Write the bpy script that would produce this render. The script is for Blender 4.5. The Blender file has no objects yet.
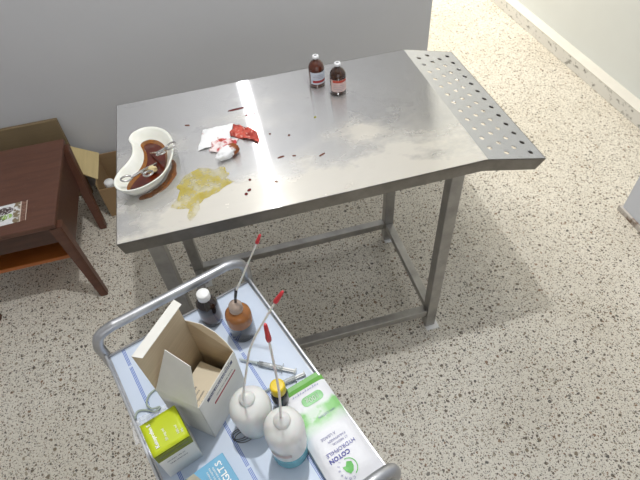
import bpy, bmesh, math, random
from mathutils import Vector, Matrix, Euler, noise
from mathutils.bvhtree import BVHTree

random.seed(7)
SC = bpy.context.scene
COL = SC.collection
PI = math.pi
R = math.radians

# ---------------------------------------------------------------- camera
def rodrigues(r):
    v = Vector(r); th = v.length
    return Matrix.Rotation(th, 3, v / th)
cam_d = bpy.data.cameras.new('camera')
cam = bpy.data.objects.new('camera', cam_d); COL.objects.link(cam)
s2 = math.sqrt(.5)
world_to_cv = rodrigues((.059, -.137, -.231)) @ Matrix(((1, 0, 0), (0, -s2, -s2), (0, s2, -s2)))
cv_to_world = world_to_cv.transposed()
m = (cv_to_world @ Matrix(((1, 0, 0), (0, -1, 0), (0, 0, -1)))).to_4x4()
m.translation = (.31, -.891, 1.692)
cam.matrix_world = m
cam_d.sensor_width = 36.0
cam_d.lens = 510.356 / 640 * 36.0
cam_d.clip_start = .02
SC.camera = cam

# ---------------------------------------------------------------- light
world = bpy.data.worlds.new('world'); SC.world = world
world.use_nodes = True
world.node_tree.nodes['Background'].inputs[0].default_value = (.75, .82, 1, 1)
world.node_tree.nodes['Background'].inputs[1].default_value = .3

def lamp(name, kind, loc, power, color, size=.1, rot=(0, 0, 0), size_y=None):
    d = bpy.data.lights.new(name, kind); d.energy = power; d.color = color
    if kind == 'AREA':
        d.size = size
        if size_y: d.shape = 'RECTANGLE'; d.size_y = size_y
    else:
        d.shadow_soft_size = size
    o = bpy.data.objects.new(name, d); COL.objects.link(o)
    o.location = loc; o.rotation_euler = rot
    return o
lamp('ceiling_bulb', 'POINT', (.50, .12, 2.72), 40, (.97, .98, 1.0), .035)
lamp('corridor_light', 'AREA', (1.30, 3.5, 2.9), 84, (1.0, .945, .86), .9)
lamp('window_daylight', 'AREA', (.2, -2.6, 1.7), 14, (.94, .96, 1.0), 1.6, (R(-90), 0, 0), 1.3)  # added unseen cool light behind the camera; no window is built there

SC.view_settings.view_transform = 'Standard'
SC.view_settings.look = 'None'
SC.view_settings.gamma = 1
SC.view_settings.use_curve_mapping = False
SC.view_settings.exposure = 1.12

# ---------------------------------------------------------------- node helpers
def srgb(r, g, b):
    f = lambda c: (c / 255 / 12.92) if c / 255 <= .04045 else ((c / 255 + .055) / 1.055) ** 2.4
    return (f(r), f(g), f(b), 1)

class NT:
    def __init__(s, name):
        s.m = bpy.data.materials.new(name); s.m.use_nodes = True
        s.t = s.m.node_tree; s.b = s.t.nodes['Principled BSDF']
    def n(s, kind, **kw):
        o = s.t.nodes.new(kind)
        for k, v in kw.items(): setattr(o, k, v)
        return o
    def link(s, a, b): s.t.links.new(a, b)
    def val(s, sock, v):
        if hasattr(v, 'is_output'): s.link(v, sock)
        elif v is not None: sock.default_value = v
    def math(s, op, a, b=None, c=None, clamp=False):
        o = s.n('ShaderNodeMath', operation=op, use_clamp=clamp)
        s.val(o.inputs[0], a)
        if b is not None: s.val(o.inputs[1], b)
        if c is not None: s.val(o.inputs[2], c)
        return o.outputs[0]
    def mix(s, f, a, b):
        o = s.n('ShaderNodeMix', data_type='RGBA')
        s.val(o.inputs[0], f); s.val(o.inputs[6], a); s.val(o.inputs[7], b)
        return o.outputs[2]
    def noise(s, vec, scale, detail=3, rough=.55):
        o = s.n('ShaderNodeTexNoise'); s.val(o.inputs['Vector'], vec)
        o.inputs['Scale'].default_value = scale; o.inputs['Detail'].default_value = detail
        o.inputs['Roughness'].default_value = rough
        return o.outputs['Fac'], o.outputs['Color']
    def ramp(s, f, a, b):
        o = s.n('ShaderNodeMapRange', clamp=True); s.val(o.inputs[0], f)
        o.inputs[1].default_value = a; o.inputs[2].default_value = b
        return o.outputs[0]
    def coord(s, which='Object'): return s.n('ShaderNodeTexCoord').outputs[which]
    def sep(s, v):
        o = s.n('ShaderNodeSeparateXYZ'); s.link(v, o.inputs[0]); return o.outputs
    def bump(s, h, strength=.2, dist=.002):
        o = s.n('ShaderNodeBump'); o.inputs['Strength'].default_value = strength
        o.inputs['Distance'].default_value = dist; s.link(h, o.inputs['Height'])
        s.link(o.outputs[0], s.b.inputs['Normal'])
    def scale(s, v, sc):
        o = s.n('ShaderNodeMapping'); s.link(v, o.inputs[0]); o.inputs['Scale'].default_value = sc
        return o.outputs[0]

def simple(name, col, rough=.5, metal=0, var=.08, vscale=25, bump=0, **kw):
    t = NT(name); co = t.coord()
    f, _ = t.noise(co, vscale)
    d = tuple(max(0, c * (1 - var)) for c in col[:3]) + (1,)
    l = tuple(min(1, c * (1 + var)) for c in col[:3]) + (1,)
    t.link(t.mix(t.ramp(f, .3, .7), d, l), t.b.inputs['Base Color'])
    t.b.inputs['Roughness'].default_value = rough; t.b.inputs['Metallic'].default_value = metal
    if bump: t.bump(f, bump)
    for k, v in kw.items():
        t.b.inputs[k.replace('_', ' ')].default_value = v
    return t.m

def terrazzo():
    t = NT('terrazzo'); co = t.coord('Object')
    nf, _ = t.noise(co, 1.6, 4)
    base = t.mix(t.ramp(nf, .35, .65), srgb(204, 198, 184), srgb(216, 211, 199))
    ff, _ = t.noise(co, 170, 2)
    base = t.mix(t.math('MULTIPLY', t.ramp(ff, .52, .66), .5), base, srgb(150, 138, 120))
    wn, wc = t.noise(co, 60, 2)
    w = t.n('ShaderNodeVectorMath', operation='MULTIPLY_ADD')
    t.link(wc, w.inputs[0]); w.inputs[1].default_value = (.012,) * 3; t.link(co, w.inputs[2])
    for scale, keep, rad, dark in ((58, .27, .38, 0), (105, .48, .40, 1), (190, .55, .42, 0)):
        v = t.n('ShaderNodeTexVoronoi', feature='F1'); v.voronoi_dimensions = '2D'
        t.link(w.outputs[0], v.inputs['Vector']); v.inputs['Scale'].default_value = scale
        c = t.sep(v.outputs['Color'])
        r = t.math('MULTIPLY', t.math('ADD', t.math('MULTIPLY', c[1], .7), .3), rad)
        inside = t.ramp(t.math('SUBTRACT', r, v.outputs['Distance']), 0, .06)
        on = t.math('MULTIPLY', inside, t.math('LESS_THAN', c[0], keep))
        cr = t.n('ShaderNodeValToRGB'); cr.color_ramp.interpolation = 'CONSTANT'
        e = cr.color_ramp.elements
        cols = [srgb(84, 72, 58), srgb(116, 102, 82), srgb(70, 66, 62), srgb(146, 136, 118), srgb(124, 94, 68), srgb(104, 98, 90)]
        e[0].position = 0; e[0].color = cols[0]; e[1].position = .18; e[1].color = cols[1]
        for i, p in enumerate((.38, .55, .75, .85)):
            x = e.new(p); x.color = cols[i + 2]
        t.link(c[2], cr.inputs[0])
        base = t.mix(t.math('MULTIPLY', on, .92), base, cr.outputs[0])
    t.link(base, t.b.inputs['Base Color'])
    t.b.inputs['Roughness'].default_value = .42
    t.b.inputs['Specular IOR Level'].default_value = .35
    return t.m

def wall_mat(name, col):
    t = NT(name); co = t.coord()
    f, _ = t.noise(co, 2.2, 4); g, _ = t.noise(co, 90, 3)
    a = tuple(c * .95 for c in col[:3]) + (1,)
    t.link(t.mix(t.ramp(f, .3, .7), a, col), t.b.inputs['Base Color'])
    t.b.inputs['Roughness'].default_value = .6
    t.bump(g, .08, .001)
    return t.m

def steel_top():
    t = NT('brushed_steel_sheet'); co = t.coord()
    f, _ = t.noise(co, 5, 6, .62)
    br, _ = t.noise(t.scale(co, (3, 300, 3)), 1, 2)
    big, _ = t.noise(t.scale(co, (1, 1.6, 1)), 3.2, 6, .6)
    xyz = t.sep(co)
    grime = t.math('MULTIPLY', t.ramp(f, .50, .60), t.ramp(xyz[0], .35, .65))
    col = t.mix(t.ramp(br, .2, .8), srgb(208, 207, 204), srgb(214, 213, 210))
    col = t.mix(t.math('MULTIPLY', grime, .30), col, srgb(160, 156, 150))
    # blotchy dried residue; its cream front paints in the bright reflection there
    film_sheen = t.math('ADD', t.math('MULTIPLY', t.math('SUBTRACT', .38, xyz[1]), 1.7), t.math('MULTIPLY', t.math('SUBTRACT', big, .5), 2.6))
    film_sheen = t.math('MULTIPLY', t.ramp(film_sheen, 0, .6), t.math('LESS_THAN', xyz[0], .948))
    col = t.mix(t.math('MULTIPLY', film_sheen, .6), col, srgb(228, 220, 202))
    sp, _ = t.noise(co, 90, 2, .5)
    patch, _ = t.noise(co, 4, 2)
    spk = t.math('MULTIPLY', t.ramp(sp, .70, .73), t.ramp(patch, .48, .62))
    col = t.mix(t.math('MULTIPLY', spk, .7), col, srgb(96, 74, 60))
    t.link(col, t.b.inputs['Base Color'])
    t.link(t.math('ADD', t.math('MULTIPLY', t.ramp(f, .35, .65), .07), .22), t.b.inputs['Roughness'])
    t.link(t.math('SUBTRACT', t.math('SUBTRACT', .88, t.math('MULTIPLY', film_sheen, .62)), t.math('MULTIPLY', spk, .4), None, True), t.b.inputs['Metallic'])
    t.b.inputs['Anisotropic'].default_value = 1.0
    tg = t.n('ShaderNodeVectorTransform', vector_type='VECTOR', convert_from='OBJECT', convert_to='WORLD')
    tg.inputs[0].default_value = (0, 1, 0)          # brushed lengthwise
    t.link(tg.outputs[0], t.b.inputs['Tangent'])
    # fine scratches along the length give a long thin highlight across the sheet
    gl = t.n('ShaderNodeBsdfAnisotropic', distribution='GGX')
    gl.inputs['Color'].default_value = srgb(220, 220, 222)
    gl.inputs['Roughness'].default_value = .155; gl.inputs['Anisotropy'].default_value = .93
    t2 = t.n('ShaderNodeVectorTransform', vector_type='VECTOR', convert_from='OBJECT', convert_to='WORLD')
    t2.inputs[0].default_value = (1, 0, 0)
    t.link(t2.outputs[0], gl.inputs['Tangent'])
    ms = t.n('ShaderNodeMixShader')
    t.val(ms.inputs[0], t.math('MULTIPLY', .85, t.math('SUBTRACT', 1, t.math('MULTIPLY', film_sheen, .78))))
    t.link(t.b.outputs[0], ms.inputs[1]); t.link(gl.outputs[0], ms.inputs[2])
    out = [n for n in t.t.nodes if n.type == 'OUTPUT_MATERIAL'][0]
    t.link(ms.outputs[0], out.inputs['Surface'])
    return t.m

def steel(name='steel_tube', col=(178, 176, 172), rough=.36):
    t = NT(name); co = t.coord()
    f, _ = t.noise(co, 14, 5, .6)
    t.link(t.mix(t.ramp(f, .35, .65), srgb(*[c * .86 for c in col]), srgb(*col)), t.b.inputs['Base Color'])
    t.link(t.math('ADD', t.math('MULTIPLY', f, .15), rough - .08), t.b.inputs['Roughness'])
    t.b.inputs['Metallic'].default_value = .9
    return t.m

def wood(name, a, b, rough=.42):
    t = NT(name); co = t.coord()
    f, _ = t.noise(t.scale(co, (2, 14, 14)), 4, 5, .6)
    s_, _ = t.noise(co, 120, 2)
    c = t.mix(t.ramp(f, .3, .7), srgb(*a), srgb(*b))
    c = t.mix(t.math('MULTIPLY', t.ramp(s_, .68, .75), .35), c, srgb(120, 100, 84))
    t.link(c, t.b.inputs['Base Color']); t.b.inputs['Roughness'].default_value = rough
    return t.m

def cardboard(name, c):
    t = NT(name); co = t.coord()
    f, _ = t.noise(t.scale(co, (1, 1, 40)), 6, 3)
    g, _ = t.noise(co, 5, 3)
    x = t.mix(t.ramp(f, .3, .7), srgb(*[k * .95 for k in c]), srgb(*c))
    x = t.mix(t.math('MULTIPLY', t.ramp(g, .5, .7), .2), x, srgb(*[k * .75 for k in c]))
    t.link(x, t.b.inputs['Base Color']); t.b.inputs['Roughness'].default_value = .8
    return t.m

def glassy(name, col, rough=.06, trans=.7, alpha=1, ior=1.45):
    return simple(name, col, rough, 0, .05, 20, Transmission_Weight=trans, Alpha=alpha, IOR=ior)

M = {}
M['floor'] = terrazzo()
M['wall'] = wall_mat('grey_wall_paint', srgb(190, 190, 191))
M['wall_cream'] = wall_mat('cream_wall_paint', srgb(208, 211, 208))
M['wall_blue'] = wall_mat('pale_grey_paint', srgb(204, 208, 216))
M['ceiling'] = wall_mat('white_ceiling_paint', srgb(222, 220, 214))
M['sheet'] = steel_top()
M['steel'] = steel()
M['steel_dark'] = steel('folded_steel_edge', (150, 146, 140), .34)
M['chrome'] = steel('satin_tube', (196, 197, 200), .42)
M['instrument'] = steel('instrument_steel', (205, 203, 200), .25)
M['wood'] = wood('dark_reddish_wood', (82, 50, 37), (98, 62, 46))
M['wood_dark'] = wood('darker_wood', (66, 40, 30), (80, 50, 38))
M['wood_orange'] = wood('orange_wood', (160, 88, 38), (178, 104, 50), .3)
M['card_dark'] = cardboard('brown_cardboard', (122, 104, 76))
M['card_mid'] = cardboard('cardboard', (156, 128, 92))
M['card_pale'] = cardboard('pale_cardboard', (196, 176, 128))  # lighter copy of the cardboard, top light painted into the flap's colour
M['kraft'] = cardboard('kraft_board', (204, 186, 156))
M['white_card'] = simple('white_card', srgb(226, 224, 216), .5, 0, .03)
M['white_plastic'] = simple('white_plastic', srgb(232, 232, 230), .35, 0, .02)
M['black'] = simple('black_slot', srgb(22, 22, 20), .6)

# ---------------------------------------------------------------- mesh helpers
class MB:
    def __init__(s): s.bm = bmesh.new()
    def box(s, c, d, bev=0, rot=None, taper=None, mi=0):
        g = bmesh.ops.create_cube(s.bm, size=1)
        vs = g['verts']
        for v in vs:
            top = v.co.z > 0
            v.co = Vector((v.co.x * d[0], v.co.y * d[1], v.co.z * d[2]))
            if taper and not top: v.co.x *= taper; v.co.y *= taper
        if bev:
            es = list({e for v in vs for e in v.link_edges})
            r = bmesh.ops.bevel(s.bm, geom=es, offset=bev, segments=2, profile=.5, affect='EDGES')
            vs = list({v for f in r['faces'] for v in f.verts} | {v for v in vs if v.is_valid})
        mt = Matrix.Translation(c) @ (rot.to_matrix().to_4x4() if rot else Matrix())
        bmesh.ops.transform(s.bm, matrix=mt, verts=vs)
        if mi:
            for f in {f for v in vs for f in v.link_faces}: f.material_index = mi
        return s
    def poly(s, pts, t, mi=(0, 0, 0)):
        """flat polygon with thickness t along its normal; mi = front, back, rim material"""
        a = [Vector(p) for p in pts]
        n = (a[1] - a[0]).cross(a[2] - a[1]).normalized() * t
        f = [s.bm.verts.new(p) for p in a]; b = [s.bm.verts.new(p - n) for p in a]
        q = s.bm.faces.new(f); q.material_index = mi[0]
        q = s.bm.faces.new(b[::-1]); q.material_index = mi[1]
        k = len(a)
        for i in range(k):
            q = s.bm.faces.new((f[i], b[i], b[(i + 1) % k], f[(i + 1) % k])); q.material_index = mi[2]
        return s
    def lathe(s, prof, seg=32, c=(0, 0, 0), mi=None):
        rings = []
        for r, z in prof:
            if r < 1e-6: rings.append([s.bm.verts.new((c[0], c[1], c[2] + z))])
            else: rings.append([s.bm.verts.new((c[0] + r * math.cos(2 * PI * i / seg), c[1] + r * math.sin(2 * PI * i / seg), c[2] + z)) for i in range(seg)])
        for k in range(len(rings) - 1):
            A, B = rings[k], rings[k + 1]
            for i in range(seg):
                j = (i + 1) % seg
                if len(A) == 1 and len(B) == 1: break
                if len(A) == 1: f = s.bm.faces.new((A[0], B[j], B[i]))
                elif len(B) == 1: f = s.bm.faces.new((A[i], A[j], B[0]))
                else: f = s.bm.faces.new((A[i], A[j], B[j], B[i]))
                f.smooth = True
                if mi: f.material_index = mi[k]
        return s
    def tube(s, pts, r, seg=10, closed=False, cap=True):
        P = [Vector(p) for p in pts]; n = len(P)
        rr = r if isinstance(r, (list, tuple)) else [r] * n
        rings = []; up = None
        for i in range(n):
            if closed: t = (P[(i + 1) % n] - P[i - 1]).normalized()
            else: t = (P[min(i + 1, n - 1)] - P[max(i - 1, 0)]).normalized()
            if up is None:
                up = Vector((0, 0, 1)) if abs(t.z) < .9 else Vector((1, 0, 0))
            u = (up - t * up.dot(t)).normalized(); w = t.cross(u); up = u
            rings.append([s.bm.verts.new(P[i] + (u * math.cos(2 * PI * k / seg) + w * math.sin(2 * PI * k / seg)) * rr[i]) for k in range(seg)])
        for i in range(n if closed else n - 1):
            A, B = rings[i], rings[(i + 1) % n]
            for k in range(seg):
                f = s.bm.faces.new((A[k], A[(k + 1) % seg], B[(k + 1) % seg], B[k])); f.smooth = True
        if cap and not closed:
            s.bm.faces.new(rings[0][::-1]); s.bm.faces.new(rings[-1])
        return s
    def build(s, name, mats, parent=None, smooth=None, loc=None):
        bmesh.ops.recalc_face_normals(s.bm, faces=s.bm.faces)
        me = bpy.data.meshes.new(name)
        if smooth is not None:
            for f in s.bm.faces: f.smooth = smooth
        s.bm.to_mesh(me); s.bm.free()
        for k in (mats if isinstance(mats, (list, tuple)) else [mats]): me.materials.append(k)
        o = bpy.data.objects.new(name, me); COL.objects.link(o)
        if parent: o.parent = parent
        if loc: o.location = loc
        return o

def catmull(pts, k=8, closed=False):
    P = [Vector(p) for p in pts]; n = len(P); out = []
    rng = range(n) if closed else range(n - 1)
    for i in rng:
        g = lambda j: P[j % n] if closed else P[max(0, min(n - 1, j))]
        a, b, c, d = g(i - 1), g(i), g(i + 1), g(i + 2)
        for q in range(k):
            t = q / k
            out.append(.5 * (2 * b + (c - a) * t + (2 * a - 5 * b + 4 * c - d) * t * t + (3 * b - a - 3 * c + d) * t ** 3))
    if not closed: out.append(P[-1])
    return out

def thing(name, label, cat, loc=(0, 0, 0), rz=0, group=None):
    o = bpy.data.objects.new(name, None); COL.objects.link(o)
    o.empty_display_size = .05
    o.location = loc; o.rotation_euler = (0, 0, rz)
    return tag(o, label, cat, group)
def tag(o, label, cat, group=None):
    o['label'] = label; o['category'] = cat
    if group: o['group'] = group
    return o
def struct(o):
    o['kind'] = 'structure'; return o

def words(txt, size, mat, parent, mtx, name='printed_lettering', align='CENTER', bold=0, sx=1):
    c = bpy.data.curves.new('t', 'FONT'); c.body = txt; c.size = size; c.align_x = align; c.align_y = 'CENTER'
    c.extrude = .00015; c.offset = bold; c.resolution_u = 2
    o = bpy.data.objects.new('t', c); COL.objects.link(o)
    bpy.context.view_layer.update()
    me = bpy.data.meshes.new_from_object(o.evaluated_get(bpy.context.evaluated_depsgraph_get()))
    bpy.data.objects.remove(o); bpy.data.curves.remove(c)
    me.materials.clear(); me.materials.append(mat)
    me.transform(Matrix.Diagonal((sx, 1, 1, 1)))
    me.transform(mtx)
    p = bpy.data.objects.new(name, me); COL.objects.link(p); p.parent = parent
    return p
def frame(o, x, y):
    """matrix: text x axis -> x, text y axis -> y, origin o"""
    x = Vector(x).normalized(); y = Vector(y); y = (y - x * y.dot(x)).normalized(); z = x.cross(y)
    m = Matrix((x, y, z)).transposed().to_4x4(); m.translation = Vector(o); return m

# ================================================================ the setting
WY = 1.27                                   # face of the grey wall
struct(MB().box((.5, 1.0, -.05), (5.2, 8, .1)).build('floor', M['floor']))
struct(MB().box((.5, 1.0, 3.65), (5.2, 8, .1)).build('ceiling', M['ceiling']))
struct(MB().box((-.32, WY + .08, 1.8), (3.36, .16,3.6)).build('wall_back', M['wall']))
struct(MB().box((2.49, 2.66, 1.8), (.12, 4.68,3.6)).build('wall_right', M['wall_cream']))
struct(MB().box((2.51, -1.34, 1.8), (1.19, 3.32,3.6)).build('wall_front_right', M['wall_blue']))
struct(MB().box((-2.05, 1, 1.8), (.1, 8,3.6)).build('wall_left', M['wall']))
struct(MB().box((.5, -3.05, 1.8), (5.2, .1,3.6)).build('wall_behind', M['wall']))
struct(MB().box((.5, 5.05, 1.8), (5.2, .1,3.6)).build('wall_corridor', M['wall_cream']))

def marble():
    t = NT('marble_skirting'); co = t.coord()
    f, _ = t.noise(t.scale(co, (1, 9, 16)), 2.2, 6, .65)
    c = t.mix(t.ramp(f, .56, .64), srgb(212, 210, 204), srgb(136, 134, 128))
    xyz = t.sep(co)
    t.link(c, t.b.inputs['Base Color'])
    t.b.inputs['Roughness'].default_value = .35
    return t.m
M['marble'] = marble()
M['ledge'] = simple('ledge_plaster', srgb(208, 205, 196), .5, 0, .03, 8)
bb = struct(MB().box((2.395, 2.66, .034), (.07, 4.68, .068), .002).build('baseboard_right', M['marble']))
MB().box((2.395, 2.66, .071), (.072, 4.68, .008), .002).build('ledge_cap', M['ledge'], bb)
def dirty():
    t = NT('dirty_skirting'); co = t.coord(); f, _ = t.noise(co, 22, 5, .65)
    t.link(t.mix(t.ramp(f, .42, .6), srgb(186, 180, 172), srgb(112, 92, 76)), t.b.inputs['Base Color'])
    t.b.inputs['Roughness'].default_value = .6
    return t.m
struct(MB().box((2.505, -1.33, .0125), (1.2, 3.33, .025), .002).build('baseboard_front_right', dirty()))

# ================================================================ steel table
TL, TW, TH = .947, .60, .811
FL, FA = .185, .243
tb = thing('steel_examination_table', 'large stained stainless steel examination table with a perforated drop end', 'table', (0, 0, 0))
SK = .040
# top sheet with folded skirt (inset at the bottom, corners cut)
mb = MB(); bm = mb.bm
t_ = .0018
mb.poly([(0, 0, TH), (TL, 0, TH), (TL, TW, TH), (0, TW, TH)], t_)
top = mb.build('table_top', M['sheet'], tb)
mb = MB()
ins = .008
mb.poly([(ins, .003, TH - SK), (TL - .003, .003, TH - SK), (TL, 0, TH), (0, 0, TH)], t_)
mb.poly([(TL - ins, TW - .003, TH - SK), (ins, TW - .003, TH - SK), (0, TW, TH), (TL, TW, TH)], t_)
mb.poly([(ins, TW - .004, TH - SK), (ins, .004, TH - SK), (0, 0, TH), (0, TW, TH)], t_)
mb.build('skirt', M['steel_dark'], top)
# perforated flap
ca, sa = math.cos(FA), math.sin(FA)
def fp(u, y, d=0):                                # u along the slope, d below the sheet
    return Vector((TL + u * ca - d * sa, y, TH - u * sa - d * ca))
mb = MB()
mb.poly([fp(0, 0), fp(FL, 0), fp(FL, TW), fp(0, TW)], .0018)
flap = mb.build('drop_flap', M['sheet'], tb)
cut = MB()
rows = ((.82, 13, 0), (.60, 12, .5), (.40, 13, .0), (.18, 12, .5))
pitch = (TW - .045) / 12.4
for fr, n, off in rows:
    for k in range(n):
        y = .028 + (k + off) * pitch
        c = fp(fr * FL, y)
        g = bmesh.ops.create_cone(cut.bm, cap_ends=True, segments=16, radius1=.0076, radius2=.0076, depth=.02)
        bmesh.ops.transform(cut.bm, matrix=Matrix.Translation(c) @ Matrix.Rotation(FA, 4, 'Y'), verts=g['verts'])
cutter = cut.build('cutter', M['black'])
bo = flap.modifiers.new('holes', 'BOOLEAN'); bo.object = cutter; bo.operation = 'DIFFERENCE'; bo.solver = 'EXACT'
bpy.context.view_layer.update()
me = bpy.data.meshes.new_from_object(flap.evaluated_get(bpy.context.evaluated_depsgraph_get()))
flap.modifiers.clear(); flap.data = me
bpy.data.objects.remove(cutter)
mb = MB()
mb.poly([fp(-.003, .003, SK), fp(FL - .012, .003, SK), fp(FL, 0), fp(0, 0)], .0016)
mb.poly([fp(FL - .012, TW - .003, SK), fp(-.003, TW - .003, SK), fp(0, TW), fp(FL, TW)], .0016)
mb.poly([fp(FL - .012, .004, SK), fp(FL - .012, TW - .004, SK), fp(FL, TW), fp(FL, 0)], .0016)
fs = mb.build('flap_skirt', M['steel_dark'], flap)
# legs
LX = (.057 + .019, TL - .065); LY = (.035, TW - .11)
leg_pts = [(LX[0], LY[0]), (LX[1], LY[0]), (LX[0], LY[1]), (LX[1], LY[1])]
def add_leg(x, y):
    h = TH - .004
    lg = MB().box((x, y, h / 2 + .004), (.038, .038, h - .008), .003).build('leg', M['steel'], tb)
    MB().box((x + .008, y - .008, .003), (.05, .05, .006), .002).build('foot_pad', M['white_plastic'], lg)
for x, y in leg_pts: add_leg(x, y)
hz = .093
for y in LY:
    MB().box(((LX[0] + LX[1]) / 2, y, hz), (LX[1] - LX[0] - .038, .030, .030), .002).build('stretcher', M['steel'], tb)
for x in LX:
    MB().box((x, (LY[0] + LY[1]) / 2, hz), (.030, LY[1] - LY[0] - .038, .030), .002).build('stretcher', M['steel'], tb)
for y in LY:
    MB().box(((LX[0] + LX[1]) / 2, y, TH - .022), (LX[1] - LX[0] - .038, .030, .030), .002).build('top_rail', M['steel'], tb)
ZT = TH + .0004

# ================================================================ dark wooden stand at the left
st = thing('low_wooden_side_table', 'low dark brown wooden side table with an open shelf, against the grey wall', 'side table', (-.56, .82, 0))
X0, X1, Y0, Y1 = -.22, .205, -.25, .25
MB().box(((X0 + X1) / 2, (Y0 + Y1) / 2 + .005, .411), (X1 - X0, Y1 - Y0 + .02, .02), .003).build('table_top', M['wood'], st)
MB().box(((X0 + X1) / 2, Y0 + .018, .36), (X1 - X0 - .02, .018, .082), .002).build('apron', M['wood_dark'], st)
MB().box(((X0 + X1) / 2, Y1 - .018, .31), (X1 - X0 - .02, .018, .18), .002).build('back_panel', M['wood_dark'], st)
for x in (X0 + .02, X1 - .02):
    MB().box((x, (Y0 + Y1) / 2, .31), (.018, Y1 - Y0 - .056, .18), .002).build('side_panel', M['wood_dark'], st)
MB().box(((X0 + X1) / 2, 0, .215), (X1 - X0 - .058, Y1 - Y0 - .06, .018), .002).build('shelf', M['wood_orange'], st)
MB().box(((X0 + X1) / 2, Y1 - .035, .29), (X1 - X0 - .06, .012, .13), .001).build('inner_panel', M['wood_orange'], st)
for (tx, ty, bx, by) in ((X1 - .008, Y0 + .02, X1 + .022, Y0 - .012), (X0 + .008, Y0 + .02, X0 + .022, Y0 - .012),
                         (X1 - .008, Y1 - .02, X1 + .012, Y1 - .115), (X0 + .008, Y1 - .02, X0 - .012, Y1 - .115)):
    mb = MB(); a = .022; b = .015
    mb.box((0, 0, 0), (1, 1, 1))
    for v in mb.bm.verts:
        up = v.co.z > 0; k = a if up else b
        cx, cy, cz = (tx, ty, .40) if up else (bx, by, 0)
        v.co = Vector((cx + math.copysign(k, v.co.x), cy + math.copysign(k, v.co.y), cz))
    bmesh.ops.bevel(mb.bm, geom=mb.bm.edges[:], offset=.003, segments=2, affect='EDGES')
    mb.build('leg', M['wood'], st)

# photo card on it
def card_mat():
    t = NT('printed_card'); co = t.coord(); x, y, z = t.sep(co)
    wx, wc = t.noise(co, 60, 3)
    col = t.mix(t.ramp(wx, .4, .6), srgb(226, 226, 226), srgb(214, 216, 218))
    leaf, _ = t.noise(co, 130, 3)
    def blob(cx, cy, r, c, col):
        d = t.math('SQRT', t.math('ADD', t.math('POWER', t.math('MULTIPLY', t.math('SUBTRACT', x, cx), .7), 2), t.math('POWER', t.math('SUBTRACT', y, cy), 2)))
        f = t.math('MULTIPLY', t.math('LESS_THAN', d, r), t.ramp(leaf, .40, .48))
        return t.mix(f, col, c)
    col = blob(-.018, .022, .020, srgb(70, 52, 50), col)
    col = blob(-.03, -.016, .016, srgb(84, 96, 50), col)
    col = blob(-.008, -.012, .013, srgb(140, 180, 60), col)
    e = t.math('MULTIPLY', t.math('GREATER_THAN', x, .012), t.ramp(wx, .42, .52))
    col = t.mix(e, col, srgb(128, 112, 86))
    w, _ = t.noise(co, 240, 1)
    bo = t.mix(t.ramp(w, .4, .6), srgb(92, 58, 46), srgb(142, 106, 88))
    col = t.mix(t.math('GREATER_THAN', x, .039), col, bo)
    lines = t.math('MAXIMUM', t.math('LESS_THAN', t.math('ABSOLUTE', t.math('SUBTRACT', x, .037)), .0016),
                   t.math('LESS_THAN', t.math('ABSOLUTE', t.math('SUBTRACT', x, .058)), .001))
    col = t.mix(lines, col, srgb(214, 200, 184))
    t.link(col, t.b.inputs['Base Color']); t.b.inputs['Roughness'].default_value = .3
    return t.m
cd = MB().box((-.02, 0, .0006), (.16, .108, .0012)).build('picture_card', card_mat(), None, loc=(-.519, .673, .4212))
cd.rotation_euler = (0, 0, R(3))
tag(cd, 'glossy picture card with a brown patterned border on the low wooden table', 'card')

# ================================================================ cardboard by the wall
fc = MB().box((-.205, 0, .21), (.41, .02, .42), .002)
fo = fc.build('flattened_cardboard_box', M['card_dark'], None, loc=(-.398, 1.222, 0))
fo.rotation_euler = (R(-4), 0, 0)
tag(fo, 'dull brown cardboard sheet standing against the grey wall behind the low wooden table', 'cardboard')

bx = thing('open_cardboard_box', 'open cardboard carton on the floor with its pale flap folded out', 'box', (-.307, 1.015, 0))
BW, BD, BH, bt = .30, .225, .20, .004
MB().box((BW / 2, bt / 2, BH * .42), (BW, bt, BH * .84), .001).build('front_panel', M['card_mid'], bx)
MB().box((BW / 2, BD - bt / 2, BH / 2), (BW, bt, BH), .001).build('back_panel', M['card_mid'], bx)
MB().box((bt / 2, BD / 2, BH / 2), (bt, BD - 2 * bt, BH), .001).build('side_panel', M['card_mid'], bx)
MB().box((BW - bt / 2, BD / 2, BH / 2), (bt, BD - 2 * bt, BH), .001).build('side_panel', M['card_mid'], bx)
MB().box((BW / 2, BD / 2, .004), (BW - 2 * bt, BD - 2 * bt, .006)).build('bottom_panel', M['card_dark'], bx)
fl = MB().poly([(.012, .030, BH + .004), (.012, .225, BH + .004), (-.095, .205, BH + .090), (-.040, .030, BH + .055)][::-1], .004)
fl.build('flap', M['card_pale'], bx)
jar = thing('white_lidded_jar', 'white round-lidded plastic jar inside the open carton', 'jar', (-.258, 1.052, .0075))
MB().lathe([(0, 0), (.018, 0), (.02, .004), (.02, .148), (.017, .152)], 24).build('body', M['white_plastic'], jar)
MB().lathe([(.0215, .150), (.022, .152), (.022, .168), (.020, .171), (0, .171)], 24).build('lid', M['white_plastic'], jar)

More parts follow.
